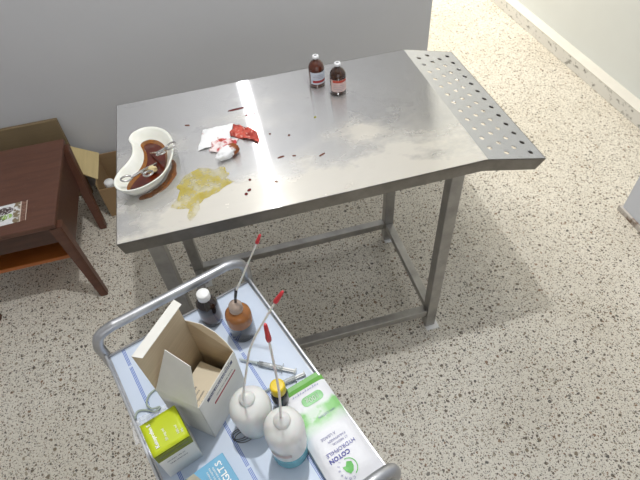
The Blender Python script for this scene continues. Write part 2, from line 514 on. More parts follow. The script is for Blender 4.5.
# ================================================================ things on the steel table
def vial(loc, rz, label, glass, lab, stripe, stripe_z, lines):
    v = thing('medicine_vial', label, 'vial', loc, rz, 'brown glass vials on the steel table')
    MB().lathe([(0, 0), (.021, 0), (.0245, .003), (.0245, .054), (.0238, .062), (.0210, .070), (.0150, .0775), (.0090, .081), (.0072, .0835), (.0072, .090), (0, .090)], 32).build('bottle', glass, v)
    MB().lathe([(.0080, .0875), (.0098, .0885), (.0098, .0955), (.0088, .097), (.0040, .097)], 24).build('crimp_cap', M['crimp'], v)
    MB().lathe([(.0040, .0966), (.0036, .0972), (0, .0972)], 16).build('rubber_stopper', M['grey_rubber'], v)
    a0, a1 = R(-90 - 68), R(-90 + 75)
    def band(z0, z1, r, mat, name, par, a0=a0, a1=a1):
        mb = MB(); n = 24; A = []
        for i in range(n + 1):
            a = a0 + (a1 - a0) * i / n
            A.append([mb.bm.verts.new((r * math.cos(a), r * math.sin(a), z)) for z in (z0, z1)])
        for i in range(n):
            f = mb.bm.faces.new((A[i][0], A[i + 1][0], A[i + 1][1], A[i][1])); f.smooth = True
        return mb.build(name, mat, par)
    lb = band(.013, .052, .0248, lab, 'paper_label', v)
    band(stripe_z, stripe_z + stripe[1], .0250, stripe[0], 'coloured_stripe', lb, R(-90 - 50), R(-90 + 58))
    for z, w in lines:
        band(z, z + .0014, .0250, M['faint_print'], 'printed_line', lb, R(-90 - w), R(-90 + w * .8))
M['crimp'] = simple('crimp_aluminium', srgb(232, 232, 232), .35, 0, .03)
M['grey_rubber'] = simple('grey_rubber', srgb(128, 128, 130), .6)
M['faint_print'] = simple('faint_print', srgb(150, 146, 156), .6)
M['vial_a'] = simple('brown_glass', srgb(92, 40, 18), .08, 0, .05, 20, Transmission_Weight=.35, Coat_Weight=.5)
M['vial_b'] = simple('dark_brown_glass', srgb(60, 32, 16), .08, 0, .05, 20, Transmission_Weight=.3, Coat_Weight=.5)
M['lab_blue'] = simple('pale_blue_label', srgb(196, 202, 212), .5, 0, .05, 60)
M['lab_pink'] = simple('pale_pink_label', srgb(206, 180, 172), .5, 0, .07, 60)
M['red_print'] = simple('red_print', srgb(152, 34, 38), .5, 0, .12, 80)
M['red_orange'] = simple('red_orange_print', srgb(178, 62, 40), .5, 0, .12, 80)
vial((.621, .497, ZT), R(6), 'brown vial with pale blue label and dark red stripe, farther from the table front', M['vial_a'], M['lab_blue'], (M['red_print'], .008), .018, [(.032, 40), (.037, 45), (.042, 36)])
vial((.671, .434, ZT), R(-4), 'darker brown vial with pinkish label under a red-orange band', M['vial_b'], M['lab_pink'], (M['red_orange'], .008), .0435, [(.022, 45), (.028, 48), (.034, 40), (.017, 30)])

# kidney dish
def dish_mats():
    t = NT('milky_plastic'); t.b.inputs['Base Color'].default_value = srgb(236, 236, 226)
    co = t.coord(); f, _ = t.noise(co, 30, 3)
    t.link(t.mix(t.ramp(f, .3, .7), srgb(232, 232, 220), srgb(240, 240, 232)), t.b.inputs['Base Color'])
    t.b.inputs['Roughness'].default_value = .3; t.b.inputs['Subsurface Weight'].default_value = .25
    t.b.inputs['Subsurface Radius'].default_value = (.012, .010, .008)
    return t.m
kd = thing('kidney_dish', 'white kidney-shaped dish of red-brown liquid near the table corner', 'dish', (0, 0, ZT))
outline = [(.100, .385), (.140, .362), (.163, .310), (.160, .235), (.135, .172), (.092, .138), (.050, .130), (.020, .145), (.010, .178), (.022, .212), (.042, .240), (.057, .272), (.058, .312), (.050, .345), (.064, .374)]
OC = Vector((.098, .252))
rim = [Vector((p.x, p.y)) for p in catmull([(a, b, 0) for a, b in outline], 6, True)]
def offset(poly, d):
    n = len(poly); out = []
    for i in range(n):
        t = (poly[(i + 1) % n] - poly[i - 1]).normalized()
        out.append(poly[i] + Vector((t.y, -t.x)) * -d)
    return out
if sum(rim[i].x * rim[(i + 1) % len(rim)].y - rim[(i + 1) % len(rim)].x * rim[i].y for i in range(len(rim))) > 0: rim.reverse()
def inset(d): return offset(rim, -d)
def smooth_loop(l, k=2):
    for _ in range(k):
        l = [(l[i - 1] + l[i] * 2 + l[(i + 1) % len(l)]) / 4 for i in range(len(l))]
    return l
DH = .043
levels = [(.028, 0.0), (.024, .003), (.008, DH * .6), (.002, DH - .002), (-.002, DH), (.001, DH + .0015), (.005, DH - .002), (.013, DH * .6), (.027, .008), (.033, .004)]
mb = MB(); rings = []
for d, z in levels:
    lp = smooth_loop(inset(d), 6 if d > .012 else 1)
    rings.append([mb.bm.verts.new((p.x, p.y, z)) for p in lp])
n = len(rim)
for a, b in zip(rings, rings[1:]):
    for i in range(n):
        f = mb.bm.faces.new((a[i], a[(i + 1) % n], b[(i + 1) % n], b[i])); f.smooth = True
mb.bm.faces.new(rings[0]); mb.bm.faces.new(rings[-1])
mb.build('bowl', dish_mats(), kd)
M['iodine'] = simple('red_brown_liquid', srgb(82, 26, 10), .06, 0, .2, 18)
M['iodine_edge'] = simple('brown_residue', srgb(150, 92, 30), .2, 0, .25, 60, Alpha=.85)
liq = smooth_loop(inset(.0285), 6)
mb = MB(); mb.bm.faces.new([mb.bm.verts.new((p.x, p.y, .0085)) for p in liq])
# residue band on the inner wall then the liquid
lo = [v for v in smooth_loop(inset(.0218), 6)]
hi = smooth_loop(inset(.0290), 6)
mb2 = MB(); A = [mb2.bm.verts.new((p.x, p.y, .0165)) for p in lo]; B = [mb2.bm.verts.new((p.x, p.y, .0075)) for p in hi]
for i in range(n): mb2.bm.faces.new((A[i], A[(i + 1) % n], B[(i + 1) % n], B[i])).smooth = True
lq = mb.build('liquid', M['iodine'], kd)
mb2.build('residue_ring', M['iodine_edge'], kd)

def hemostat(name, pivot, tip, ringa, ringb, label):
    """two crossing arms from finger rings through a box joint to a closed tip"""
    h = thing(name, label, 'forceps', pivot, 0, 'steel clamps in the kidney dish')
    P = Vector(pivot); T = Vector(tip) - P; A = Vector(ringa) - P; B = Vector(ringb) - P
    rr = .0118
    for k, (ring, sgn) in enumerate(((A, 1), (B, -1))):
        ax = ring.normalized(); side = Vector((-ax.y, ax.x, 0)).normalized()
        arm = catmull([T, T * .5 + Vector((0, 0, .001 * sgn)), Vector((0, 0, .0015 * sgn)), ring * .55 + side * .003 * sgn, ring * .97 - ax * rr], 5)
        rad = [.0021 + .0014 * min(1, i / len(arm) * 1.8) for i in range(len(arm))]
        am = MB().tube(arm, rad, 8)
        loop = [ring + ax * (rr * 1.25) * math.cos(a) + side * rr * math.sin(a) for a in [2 * PI * i / 20 for i in range(20)]]
        am.tube(loop, .0023, 8, closed=True)
        am.build('arm', M['instrument'], h)
    MB().lathe([(0, -.003), (.004, -.003), (.004, .003), (0, .003)], 12).build('pivot_screw', M['instrument'], h)
zd = ZT
hemostat('surgical_forceps', (.124, .262, zd + .040), (.096, .304, zd + .013), (.161, .262, zd + .0535), (.133, .243, zd + .0505), 'steel clamp forceps with rings over the right rim of the kidney dish')
hemostat('surgical_forceps', (.078, .197, zd + .041), (.112, .256, zd + .013), (.044, .166, zd + .0535), (.097, .172, zd + .0505), 'steel clamp forceps with rings at the front rim of the kidney dish')

def lump(name, c, r, mat, seed, label=None, cat=None, group=None, amp=.35, parent=None, fq=3):
    mb = MB(); bmesh.ops.create_icosphere(mb.bm, subdivisions=4, radius=1)
    off = Vector((seed * 3.1, seed * 1.7, 0))
    for v in mb.bm.verts:
        d = 1 + amp * noise.noise(v.co * fq * .5 + off) + amp * .5 * noise.noise(v.co * fq * 1.3 + off)
        v.co = Vector((v.co.x * r[0], v.co.y * r[1], v.co.z * r[2])) * d
    zmin = min(v.co.z for v in mb.bm.verts)
    for v in mb.bm.verts: v.co.z -= zmin
    o = mb.build(name, mat, parent, True, loc=c)
    if label: tag(o, label, cat, group)
    return o
M['cotton'] = simple('cream_cotton', srgb(214, 196, 150), .8, 0, .15, 90, .4)
lump('cotton_swab_ball', (.100, .222, ZT + .0095), (.013, .009, .010), M['cotton'], 3, 'cream cotton wad lying between the clamps in the kidney dish', 'cotton wad')

# puddles and drops (thin films of liquid with thickness)
def puddle(name, pts, mat, label, cat, h=.0012, k=5, jag=.0, group=None, seed=0):
    P = catmull([(a, b, 0) for a, b in pts], k, True)
    c = sum(P, Vector()) / len(P)
    P = [p + Vector((noise.noise(p * 60 + Vector((seed, 0, 0))), noise.noise(p * 60 + Vector((0, seed + 9, 0))), 0)) * jag for p in P]
    mb = MB()
    o = [mb.bm.verts.new((p.x - c.x, p.y - c.y, 0)) for p in P]
    q = [mb.bm.verts.new(((p.x - c.x) * .97, (p.y - c.y) * .97, h)) for p in P]
    n = len(P)
    for i in range(n): mb.bm.faces.new((o[i], o[(i + 1) % n], q[(i + 1) % n], q[i])).smooth = True
    mb.bm.faces.new(q)
    ob = mb.build(name, mat, None, loc=(c.x, c.y, ZT + .0002))
    return tag(ob, label, cat, group)
def yolk():
    t = NT('yellow_film'); co = t.coord(); f, _ = t.noise(co, 22, 5, .6); g, _ = t.noise(co, 120, 2)
    c = t.mix(t.ramp(f, .38, .62), srgb(212, 200, 120), srgb(186, 166, 44))
    c = t.mix(t.math('MULTIPLY', t.ramp(g, .66, .72), .7), c, srgb(120, 90, 30))
    t.link(c, t.b.inputs['Base Color']); t.b.inputs['Roughness'].default_value = .18
    t.link(t.math('ADD', t.math('MULTIPLY', t.ramp(f, .36, .56), .55), .14), t.b.inputs['Alpha'])
    return t.m
M['yolk'] = yolk()
yel = [(.190, .200), (.222, .212), (.252, .198), (.282, .196), (.292, .168), (.283, .150), (.300, .132), (.272, .118), (.258, .104), (.232, .095), (.212, .082), (.202, .062), (.196, .042), (.184, .026), (.170, .036), (.178, .056), (.174, .072), (.152, .076), (.134, .086), (.150, .108), (.160, .135), (.156, .160), (.168, .182)]
puddle('yellow_puddle', yel, M['yolk'], 'dried yellow liquid puddle in front of the bloody tissues', 'puddle', .0009, 6, .006)
M['brown_film'] = simple('brown_film', srgb(140, 84, 34), .15, 0, .3, 40, Alpha=.75)
puddle('brown_spill', [(.060, .150), (.090, .160), (.125, .190), (.146, .240), (.150, .272), (.1585, .262), (.1570, .212), (.136, .172), (.096, .1425), (.062, .139)], M['brown_film'], 'thin brown spill along the front edge of the kidney dish', 'spill', .0006, 5, .003)  # added thin patch, stands in for liquid showing through the dish wall
M['blood'] = simple('dried_blood', srgb(96, 22, 22), .25, 0, .25, 120)
M['blood_brown'] = simple('brown_blood', srgb(104, 54, 34), .3, 0, .25, 120)
def drop(x, y, rx, ry, rz, mat, label, name='blood_drop', group='blood drops on the steel table'):
    pts = [(x + math.cos(a) * rx * (1 + .25 * noise.noise(Vector((x * 50, y * 50, a)))) * math.cos(rz) - math.sin(a) * ry * math.sin(rz),
            y + math.cos(a) * rx * math.sin(rz) + math.sin(a) * ry * math.cos(rz)) for a in [2 * PI * i / 8 for i in range(8)]]
    puddle(name, pts, mat, label, 'blood drop' if 'drop' in name else 'smear', .0007, 3, 0, group if 'drop' in name else None)
drop(.357, .449, .026, .0042, R(4), M['blood'], 'long dark red blood smear behind the tissues', 'blood_smear')
drop(.382, .408, .0062, .0036, 0, M['blood'], 'left of two round dark blood drops behind the red tissue')
drop(.404, .411, .0062, .0038, 0, M['blood'], 'right of two round dark blood drops behind the red tissue')
drop(.429, .296, .003, .003, 0, M['blood_brown'], 'tiny dark drop just right of the red tissue')
drop(.479, .272, .0035, .0032, 0, M['blood_brown'], 'dark drop on bare steel well right of the tissues')
drop(.341, .123, .0038, .004, 0, M['blood'], 'farthest of three red drops in line by the yellow puddle')
drop(.333, .085, .006, .0045, R(30), M['blood'], 'middle of three red drops in line by the yellow puddle')
drop(.323, .073, .0045, .005, 0, M['blood'], 'nearest of three red drops to the table front edge')
drop(.472, .180, .005, .0026, R(-15), M['blood_brown'], 'reddish brown drop in the middle of the table right of the bright streak')
drop(.437, .186, .010, .003, R(10), M['blood_brown'], 'faint brown smear in the middle of the table', 'faint_smear')
drop(.545, .160, .010, .0028, R(25), M['blood_brown'], 'faint scratchy reddish smear right of the table centre', 'faint_smear')
drop(.404, .094, .006, .0028, R(-20), M['blood_brown'], 'small brown drop near the table front edge')
M['olive'] = simple('yellow_green_drop', srgb(150, 150, 30), .25)
drop(.570, .330, .0035, .0035, 0, M['olive'], 'tiny yellow-green drop in front of the vials')
drop(.205, .418, .008, .0028, R(-20), M['blood_brown'], 'small tan smear behind the kidney dish and tissue', 'tan_smear')

# tissues
def tissue_mat(name, base, stain, lo, hi, sc, stain2=None):
    t = NT(name); co = t.coord(); f, _ = t.noise(co, sc, 4, .6)
    c = t.mix(t.ramp(f, lo, hi), base, stain)
    if stain2:
        g, _ = t.noise(co, sc * 1.7, 3); c = t.mix(t.ramp(g, .56, .66), c, stain2)
    t.link(c, t.b.inputs['Base Color']); t.b.inputs['Roughness'].default_value = .75
    return t.m
def crumple(name, corners, mat, seed, label, h=.012, amp=.010, thick=.0012, n=28, cat='tissue', fq=38):
    a, b, c, d = [Vector((p[0], p[1], 0)) for p in corners]
    ctr = (a + b + c + d) / 4
    mb = MB(); G = []
    for i in range(n + 1):
        row = []
        for j in range(n + 1):
            u, v = i / n, j / n
            p = a * (1 - u) * (1 - v) + b * u * (1 - v) + c * u * v + d * (1 - u) * v - ctr
            w = p * fq + Vector((seed * 7.3, 0, seed))
            env = min(1, 6 * u * (1 - u) + .15) * min(1, 6 * v * (1 - v) + .15)
            z = abs(noise.noise(w)) * amp * 1.6 + abs(noise.noise(w * 2.1)) * amp * .8 + h * env * (.5 + .5 * noise.noise(w * .5))
            p = p + Vector((noise.noise(w + Vector((5, 0, 0))), noise.noise(w + Vector((0, 8, 0))), 0)) * amp * .8
            row.append(mb.bm.verts.new((p.x, p.y, max(0, z) + .0015)))
        G.append(row)
    for i in range(n):
        for j in range(n):
            mb.bm.faces.new((G[i][j], G[i + 1][j], G[i + 1][j + 1], G[i][j + 1])).smooth = True
    zmin = min(v.co.z for v in mb.bm.verts)
    for v in mb.bm.verts: v.co.z -= zmin
    o = mb.build(name, mat, None, loc=(ctr.x, ctr.y, ZT))
    sd = o.modifiers.new('thickness', 'SOLIDIFY'); sd.thickness = .0006; sd.offset = 1
    return tag(o, label, cat, 'used tissues on the steel table')
WHITE = srgb(236, 236, 236)
M['tis_white'] = tissue_mat('white_tissue', WHITE, srgb(170, 96, 70), .62, .70, 26)
M['tis_red'] = tissue_mat('blood_soaked_gauze', srgb(206, 92, 76), srgb(150, 44, 34), .42, .62, 60, srgb(226, 168, 154))
M['tis_pink'] = tissue_mat('pink_stained_tissue', srgb(236, 222, 220), srgb(196, 60, 64), .46, .58, 45, srgb(150, 70, 44))
crumple('white_tissue', [(.222, .286), (.314, .300), (.338, .382), (.248, .378)], M['tis_white'], 1, 'folded white tissue lying flat behind the bloody tissues', .005, .004, fq=22)
crumple('bloody_gauze', [(.320, .322), (.392, .262), (.400, .312), (.338, .374)], M['tis_red'], 2, 'crumpled gauze soaked red with blood, rightmost of the tissues', .014, .010)
crumple('pink_stained_tissue', [(.254, .268), (.312, .250), (.340, .302), (.268, .312)], M['tis_pink'], 5, 'crumpled tissue streaked pink and red in the middle of the tissues', .012, .009)
M['roll'] = None
def roll_mat():
    t = NT('cotton_brown_end'); co = t.coord(); x, y, z = t.sep(co); f, _ = t.noise(co, 60, 4)
    k = t.math('ADD', t.math('MULTIPLY', x, 22), t.math('MULTIPLY', t.math('SUBTRACT', f, .5), 1.2))
    c = t.mix(t.ramp(k, .12, .3), WHITE, srgb(140, 76, 34)); t.link(c, t.b.inputs['Base Color'])
    t.b.inputs['Roughness'].default_value = .85; return t.m
o = lump('cotton_wad', (.302, .232, ZT), (.036, .017, .016), roll_mat(), 4, 'white cotton wad with one brown-soaked end, nearest the yellow puddle', 'cotton wad', None, .25)
o.rotation_euler = (0, 0, R(28))

# ================================================================ trolley
CZ = .70
CA = R(18.6)
CC = Vector((.197, -.425))
tr = thing('medical_trolley', 'steel medical trolley with tube handles and a sheet-lined top tray', 'trolley', (CC.x, CC.y, 0), CA)
HW, HL = .1770, .270
mb = MB().box((0, 0, CZ - .004), (2 * HW, 2 * HL, .004))
mb.build('tray', M['chrome'], tr)
for sx in (-1, 1):
    MB().box((sx * (HW + .002), 0, CZ + .001), (.005, 2 * HL, .024), .001).build('rim', M['chrome'], tr)
for sy in (-1, 1):
    MB().box((0, sy * (HL + .002), CZ - .006), (2 * HW, .005, .014), .001).build('rim', M['chrome'], tr)
for sy in (-1, 1):
    x, y = HW + .004, sy * (HL + .012)
    top = CZ + .076
    path = catmull([(-x, y, .09), (-x, y, CZ - .08), (-x, y, CZ + .01), (-x, y, top - .042), (-x + .012, y, top - .012), (-x + .042, y, top), (-x + .08, y, top),
                    (x - .08, y, top), (x - .042, y, top), (x - .012, y, top - .012), (x, y, top - .042), (x, y, CZ + .01), (x, y, CZ - .08), (x, y, .09)], 6)
    MB().tube(path, .0115, 16).build('handle_frame', M['chrome'], tr)
MB().box((0, 0, .25), (2 * HW - .03, 2 * HL + .01, .006), .001).build('lower_shelf', M['chrome'], tr)
for sx in (-1, 1):
    for sy in (-1, 1):
        cs = MB().lathe([(0, .05), (.012, .05), (.012, .092), (0, .092)], 12, (sx * (HW + .004), sy * (HL + .012), 0)).build('caster', M['grey_rubber'], tr)
        w = MB().lathe([(0, -.01), (.026, -.01), (.03, -.006), (.03, .006), (.026, .01), (0, .01)], 20)
        bmesh.ops.transform(w.bm, matrix=Matrix.Translation((sx * (HW + .004), sy * (HL + .012), .03)) @ Matrix.Rotation(PI / 2, 4, 'Y'), verts=w.bm.verts[:])
        w.build('wheel', M['grey_rubber'], cs)
# liner sheet with blue lines
def liner():
    t = NT('liner_sheet'); co = t.coord(); x, y, z = t.sep(co)
    f, _ = t.noise(co, 9, 3)
    c = t.mix(t.ramp(f, .3, .7), srgb(196, 208, 226), srgb(206, 216, 230))
    for cx in (-.1435, -.030, .073):
        d = t.math('SUBTRACT', x, cx)
        ln = None
        for o in (-.0026, 0, .0026):
            k = t.math('LESS_THAN', t.math('ABSOLUTE', t.math('SUBTRACT', d, o)), .0007)
            ln = k if ln is None else t.math('MAXIMUM', ln, k)
        dash = t.math('LESS_THAN', t.math('FRACT', t.math('MULTIPLY', y, 9)), .96)
        c = t.mix(t.math('MULTIPLY', t.math('MULTIPLY', ln, dash), .9), c, srgb(48, 92, 184))
    t.link(c, t.b.inputs['Base Color']); t.b.inputs['Roughness'].default_value = .4
    return t.m
ls = MB().box((0, 0, 0), (2 * HW - .008, 2 * HL - .002, .0012)).build('tray_liner_sheet', liner(), None, loc=(CC.x, CC.y, CZ - .0014))
ls.rotation_euler = (0, 0, CA)
tag(ls, 'pale blue plastic liner with blue triple lines spread over the trolley tray', 'liner')
Z = CZ - .0006

# --- bottles
M['amber'] = simple('amber_plastic', srgb(162, 104, 54), .14, 0, .06, 20, Transmission_Weight=.15)
M['dark_liquid'] = simple('dark_liquid_behind_amber', srgb(36, 32, 32), .12, 0, .08, 20, Coat_Weight=.4)
M['clear_neck'] = simple('translucent_neck', srgb(212, 190, 174), .2, 0, .04, 20, Transmission_Weight=.4)
M['dark_glass'] = simple('very_dark_brown_glass', srgb(36, 24, 20), .08, 0, .1, 20, Coat_Weight=.6)
M['dark_glass_mid'] = simple('brown_glass_band', srgb(74, 42, 26), .12, 0, .1, 30, Coat_Weight=.6)
M['cap_white'] = simple('ribbed_white_cap', srgb(238, 238, 236), .4, 0, .02)
M['milky'] = simple('milky_bottle_plastic', srgb(226, 226, 222), .3, 0, .03, 15, Subsurface_Weight=.15)
M['teal'] = simple('teal_liquid_seen_through', srgb(118, 190, 204), .25, 0, .06, 15)
M['tube_w'] = simple('translucent_tube', srgb(220, 220, 214), .3, 0, .03, 30, Subsurface_Weight=.2)
M['red_tip'] = simple('red_cap', srgb(196, 52, 58), .4, 0, .05)
M['yellow_cap'] = simple('yellow_cap', srgb(226, 196, 30), .4, 0, .05)
M['black_bottle'] = simple('black_bottle', srgb(24, 24, 30), .15, 0, .1, 20, Coat_Weight=.5)
M['print_grey'] = simple('faded_pink_print', srgb(196, 178, 174), .5)

b = thing('dark_brown_bottle', 'dark brown glass bottle with a white screw cap by the far handle', 'bottle', (.180, -.194, Z))
MB().lathe([(0, 0), (.021, 0), (.0245, .003), (.0245, .018), (.0245, .045), (.0245, .062), (.022, .072), (.015, .080), (.0115, .083), (.0115, .088), (0, .088)], 32,
           mi=[0, 0, 0, 1, 0, 0, 0, 0, 0, 0]).build('body', [M['dark_glass'], M['dark_glass_mid']], b)
mb = MB().lathe([(.0135, .0845), (.0142, .0855), (.0142, .102), (.0125, .104), (0, .104)], 40)
mb.build('screw_cap', M['cap_white'], b)

def nozzle(par, base, pts, tip_from, r=.0018):
    B = Vector(base)
    P = catmull([Vector(p) - B for p in pts], 6)
    t = MB().tube(P, [r * (1.25 - .35 * i / len(P)) for i in range(len(P))], 10).build('nozzle_tube', M['tube_w'], par)
    a = P[-1]; d = (Vector(tip_from) - Vector(pts[-1]))
    MB().tube([a - d * .06, a + d * .1, a + d * .3, a + d * .9, a + d], [.0036, .0040, .0035, .0026, .0014], 12).build('tip_cap', M['red_tip'], t)

base = (.244, -.250, Z)
b = thing('amber_nozzle_bottle', 'amber squeeze bottle half full of dark liquid with a red-tipped nozzle', 'bottle', base)
MB().lathe([(.0285, .052), (.0285, .072), (.027, .081), (.022, .088), (.0155, .092), (.014, .093)], 36).build('body', M['amber'], b)
MB().lathe([(0, 0), (.025, 0), (.0285, .004), (.0285, .052)], 36).build('liquid_section', M['dark_liquid'], b)
MB().lathe([(.0138, .090), (.0150, .093), (.0150, .098), (.0138, .099), (.0145, .101), (.0145, .108), (.012, .113), (.006, .117), (.004, .119), (0, .119)], 28).build('nozzle_collar', M['clear_neck'], b)
MB().tube([(.002, 0, .115), (.006, .001, .135), (.011, .002, .155)], .0032, 10).build('dark_liquid_column', M['black_bottle'], b)
nozzle(b, base, [(.255, -.248, Z + .152), (.277, -.247, .896), (.318, -.247, .979)], (.327, -.247, .999))

def wash_bottle(base, label, r, prof, teal, pts, tip):
    b = thing('squeeze_wash_bottle', label, 'bottle', base, 0, 'white squeeze bottles on the trolley')
    if teal:
        k = teal
        MB().lathe([(0, 0), (r * .85, 0), (r * .93, .004), (r * .95, k)], 40).build('liquid_section', M['teal'], b)
        MB().lathe([(r * .95, k)] + prof, 40).build('body', M['milky'], b)
    else:
        MB().lathe([(0, 0), (r * .80, 0), (r * .86, .004)] + prof, 40).build('body', M['milky'], b)
    z = prof[-1][1]
    MB().lathe([(.0150, z - .006), (.0150, z + .004), (.0125, z + .010), (.006, z + .014), (.0042, z + .018), (0, z + .018)], 24).build('nozzle_base', M['milky'], b)
    nozzle(b, base, pts, tip)
    return b
B1 = (.234, -.463, Z)
wash_bottle(B1, 'empty-looking white squeeze bottle standing beside the open carton', .039,
            [(.036, .030), (.039, .058), (.0395, .075), (.037, .090), (.031, .101), (.021, .108), (.013, .111)], 0,
            [(.229, -.468, .822), (.238, -.470, .872), (.252, -.471, .930), (.266, -.471, .985), (.285, -.471, 1.030), (.322, -.471, 1.097)], (.335, -.471, 1.117))
B2 = (.288, -.535, Z)
w2 = wash_bottle(B2, 'white squeeze bottle holding blue-green liquid beside the cotton pack', .036,
            [(.0352, .055), (.0358, .085), (.0362, .110), (.0345, .125), (.029, .136), (.020, .143), (.013, .146)], .042,
            [(.287, -.536, .858), (.294, -.537, .930), (.298, -.537, 1.0), (.301, -.537, 1.112)], (.3015, -.537, 1.150))
mb = MB(); A = []
for i in range(13):
    a = R(-150 + 62 * i / 12); A.append([mb.bm.verts.new((.0363 * math.cos(a), .0363 * math.sin(a), z)) for z in (.066, .078)])
for i in range(12): mb.bm.faces.new((A[i][0], A[i + 1][0], A[i + 1][1], A[i][1])).smooth = True
mb.build('faded_print', M['print_grey'], w2)

b = thing('yellow_capped_bottle', 'small black bottle with a yellow cap between squeeze bottle and cotton pack', 'bottle', (.292, -.440, Z))
MB().lathe([(0, 0), (.0155, 0), (.0172, .003), (.0172, .050), (.0150, .058), (.0105, .062), (.0105, .068), (0, .068)], 28).build('body', M['black_bottle'], b)
MB().lathe([(.0135, .062), (.0148, .064), (.0148, .084), (.0135, .087), (.011, .0875), (0, .0865)], 28).build('screw_cap', M['yellow_cap'], b)

# --- syringes
M['clear'] = simple('clear_plastic', srgb(225, 230, 232), .12, 0, .02, 20, Transmission_Weight=.55, Alpha=.75)
M['needle_cap'] = simple('needle_sheath', srgb(196, 206, 204), .3, 0, .03, 20, Transmission_Weight=.3)
M['rubber_black'] = simple('black_rubber', srgb(40, 42, 46), .5)
def syringe(p0, p1, label, ext=.02):
    d = Vector(p1) - Vector(p0); L = d.length
    s = thing('syringe', label, 'syringe', (p0[0], p0[1], Z), math.atan2(d.y, d.x), 'syringes on the trolley liner')
    r = .0055; z = r + .0008
    ax = lambda pts, rad, nm, mat, par: MB().tube([(x, 0, z) for x in pts], rad, 14).build(nm, mat, par)
    sh = ax([0, .001, L * .30, L * .33], [.0012, .0020, .0030, .0036], 'needle_sheath', M['needle_cap'], s)
    ax([L * .33, L * .345, L * .35, L * .76], [.0028, .003, r, r], 'barrel', M['clear'], s)
    MB().box((L * .765, 0, z), (.0016, .020, .0085), .0004).build('finger_flange', M['clear'], s)
    pl = ax([L * .37, L * .43], [r * .9, r * .9], 'plunger_seal', M['rubber_black'], s)
    MB().box((L * .70, 0, z), (L * .56, .0016, .007)).box((L * .70, 0, z), (L * .56, .007, .0016)).build('plunger_rod', M['white_plastic'], s)
    mb = MB().tube([(L * .985, 0, z + .0008), (L, 0, z + .0008)], .0063, 16); mb.build('thumb_rest', M['white_plastic'], s)
syringe((.224, -.318, 0), (.335, -.381, 0), 'capped syringe lying in front of the amber bottle, farther from the cotton pack')
syringe((.258, -.406, 0), (.352, -.391, 0), 'capped syringe lying behind the yellow-capped bottle, nearer the cotton pack')

# --- open carton
ca_ = thing('open_medicine_carton', 'tall open white carton with brown inside and its lid standing up', 'carton', (.1530, -.3920, Z), R(51))
a, b_, h = .121 / 2, .095 / 2, .138
tk = .0012
WK = [M['white_card'], M['kraft']]
def panel(name, pts, par=ca_, mi=(0, 1, 0)): return MB().poly(pts, tk, mi).build(name, WK, par)
right = panel('printed_panel', [(-a, -b_, 0), (a, -b_, 0), (a, -b_, h), (-a, -b_, h)])
panel('end_panel', [(a, -b_, 0), (a, b_, 0), (a, b_, h), (a, -b_, h)])
panel('back_panel', [(a, b_, 0), (-a, b_, 0), (-a, b_, h), (a, b_, h)])
panel('end_panel', [(-a, b_, 0), (-a, -b_, 0), (-a, -b_, h), (-a, b_, h)])
MB().box((0, 0, .001), (2 * a - .004, 2 * b_ - .004, .0015)).build('bottom_panel', M['kraft'], ca_)
lidz = h + .118
ld = panel('lid', [(a, b_, h), (-a, b_, h), (-a, b_ + .004, lidz), (a, b_ + .004, lidz)])
panel('tuck_flap', [(-a + .004, b_ - .016, lidz + .002), (a - .004, b_ - .016, lidz + .002), (a, b_ + .004, lidz + .0005), (-a, b_ + .004, lidz + .0005)], ld)
# dust flaps: one upright at the far end, one leaning inwards at the near end
panel('dust_flap', [(a, -b_, h), (a, b_, h), (a + .002, b_ + .002, h + .050), (a + .008, b_ - .03, h + .046), (a + .008, -.010, h + .034), (a + .005, -b_ + .016, h + .016)])
panel('dust_flap', [(-a, b_ - .002, h), (-a, -b_ + .003, h), (-a + .030, -b_ + .010, h + .094), (-a + .034, .012, h + .110)])
M['navy_ink'] = simple('navy_ink', srgb(52, 54, 92), .5, 0, .05)
M['red_ink'] = simple('red_ink', srgb(160, 44, 50), .5, 0, .05)
M['grey_ink'] = simple('grey_ink', srgb(128, 124, 124), .6)
M['white_ink'] = simple('white_ink', srgb(240, 240, 236), .5, 0, .01)
yf = -b_ - .0002
bd = MB().box((.004, yf, h - .016), (.086, .0004, .0085)).build('navy_band', M['navy_ink'], right)
words('CHLORHEXIDINE', .0082, M['white_ink'], right, frame((.004, yf - .0003, h - .016), (1, 0, 0), (0, 0, 1)), sx=1.15)
bd = MB().box((.010, yf, h - .050), (.074, .0004, .0048)).build('red_band', M['red_ink'], right)
words('solution pour usage externe', .0050, M['grey_ink'], right, frame((.012, yf - .0002, h - .036), (1, 0, 0), (0, 0, 1)))
words('usage vet', .0048, M['grey_ink'], right, frame((.030, yf - .0002, h - .006), (1, 0, 0), (0, 0, 1)))
lf = thing('folded_leaflet', 'cream printed leaflet folded inside the open white carton', 'leaflet', (.1540, -.3930, Z + .002), R(51))
M['cream_paper'] = simple('cream_paper', srgb(224, 212, 186), .6, 0, .04)
MB().box((-.004, -.003, .035), (.094, .078, .070), .001).build('paper_block', M['cream_paper'], lf)
for k in range(7):
    words(('indications', 'posologie adulte', 'mode emploi', 'composition', 'precautions', 'excipient qsp', 'lot et date')[k], .0062, M['grey_ink'], lf,
          frame((-.04, -.034 + k * .0095, .0706), (1, 0, 0), (0, 1, 0)), align='LEFT')

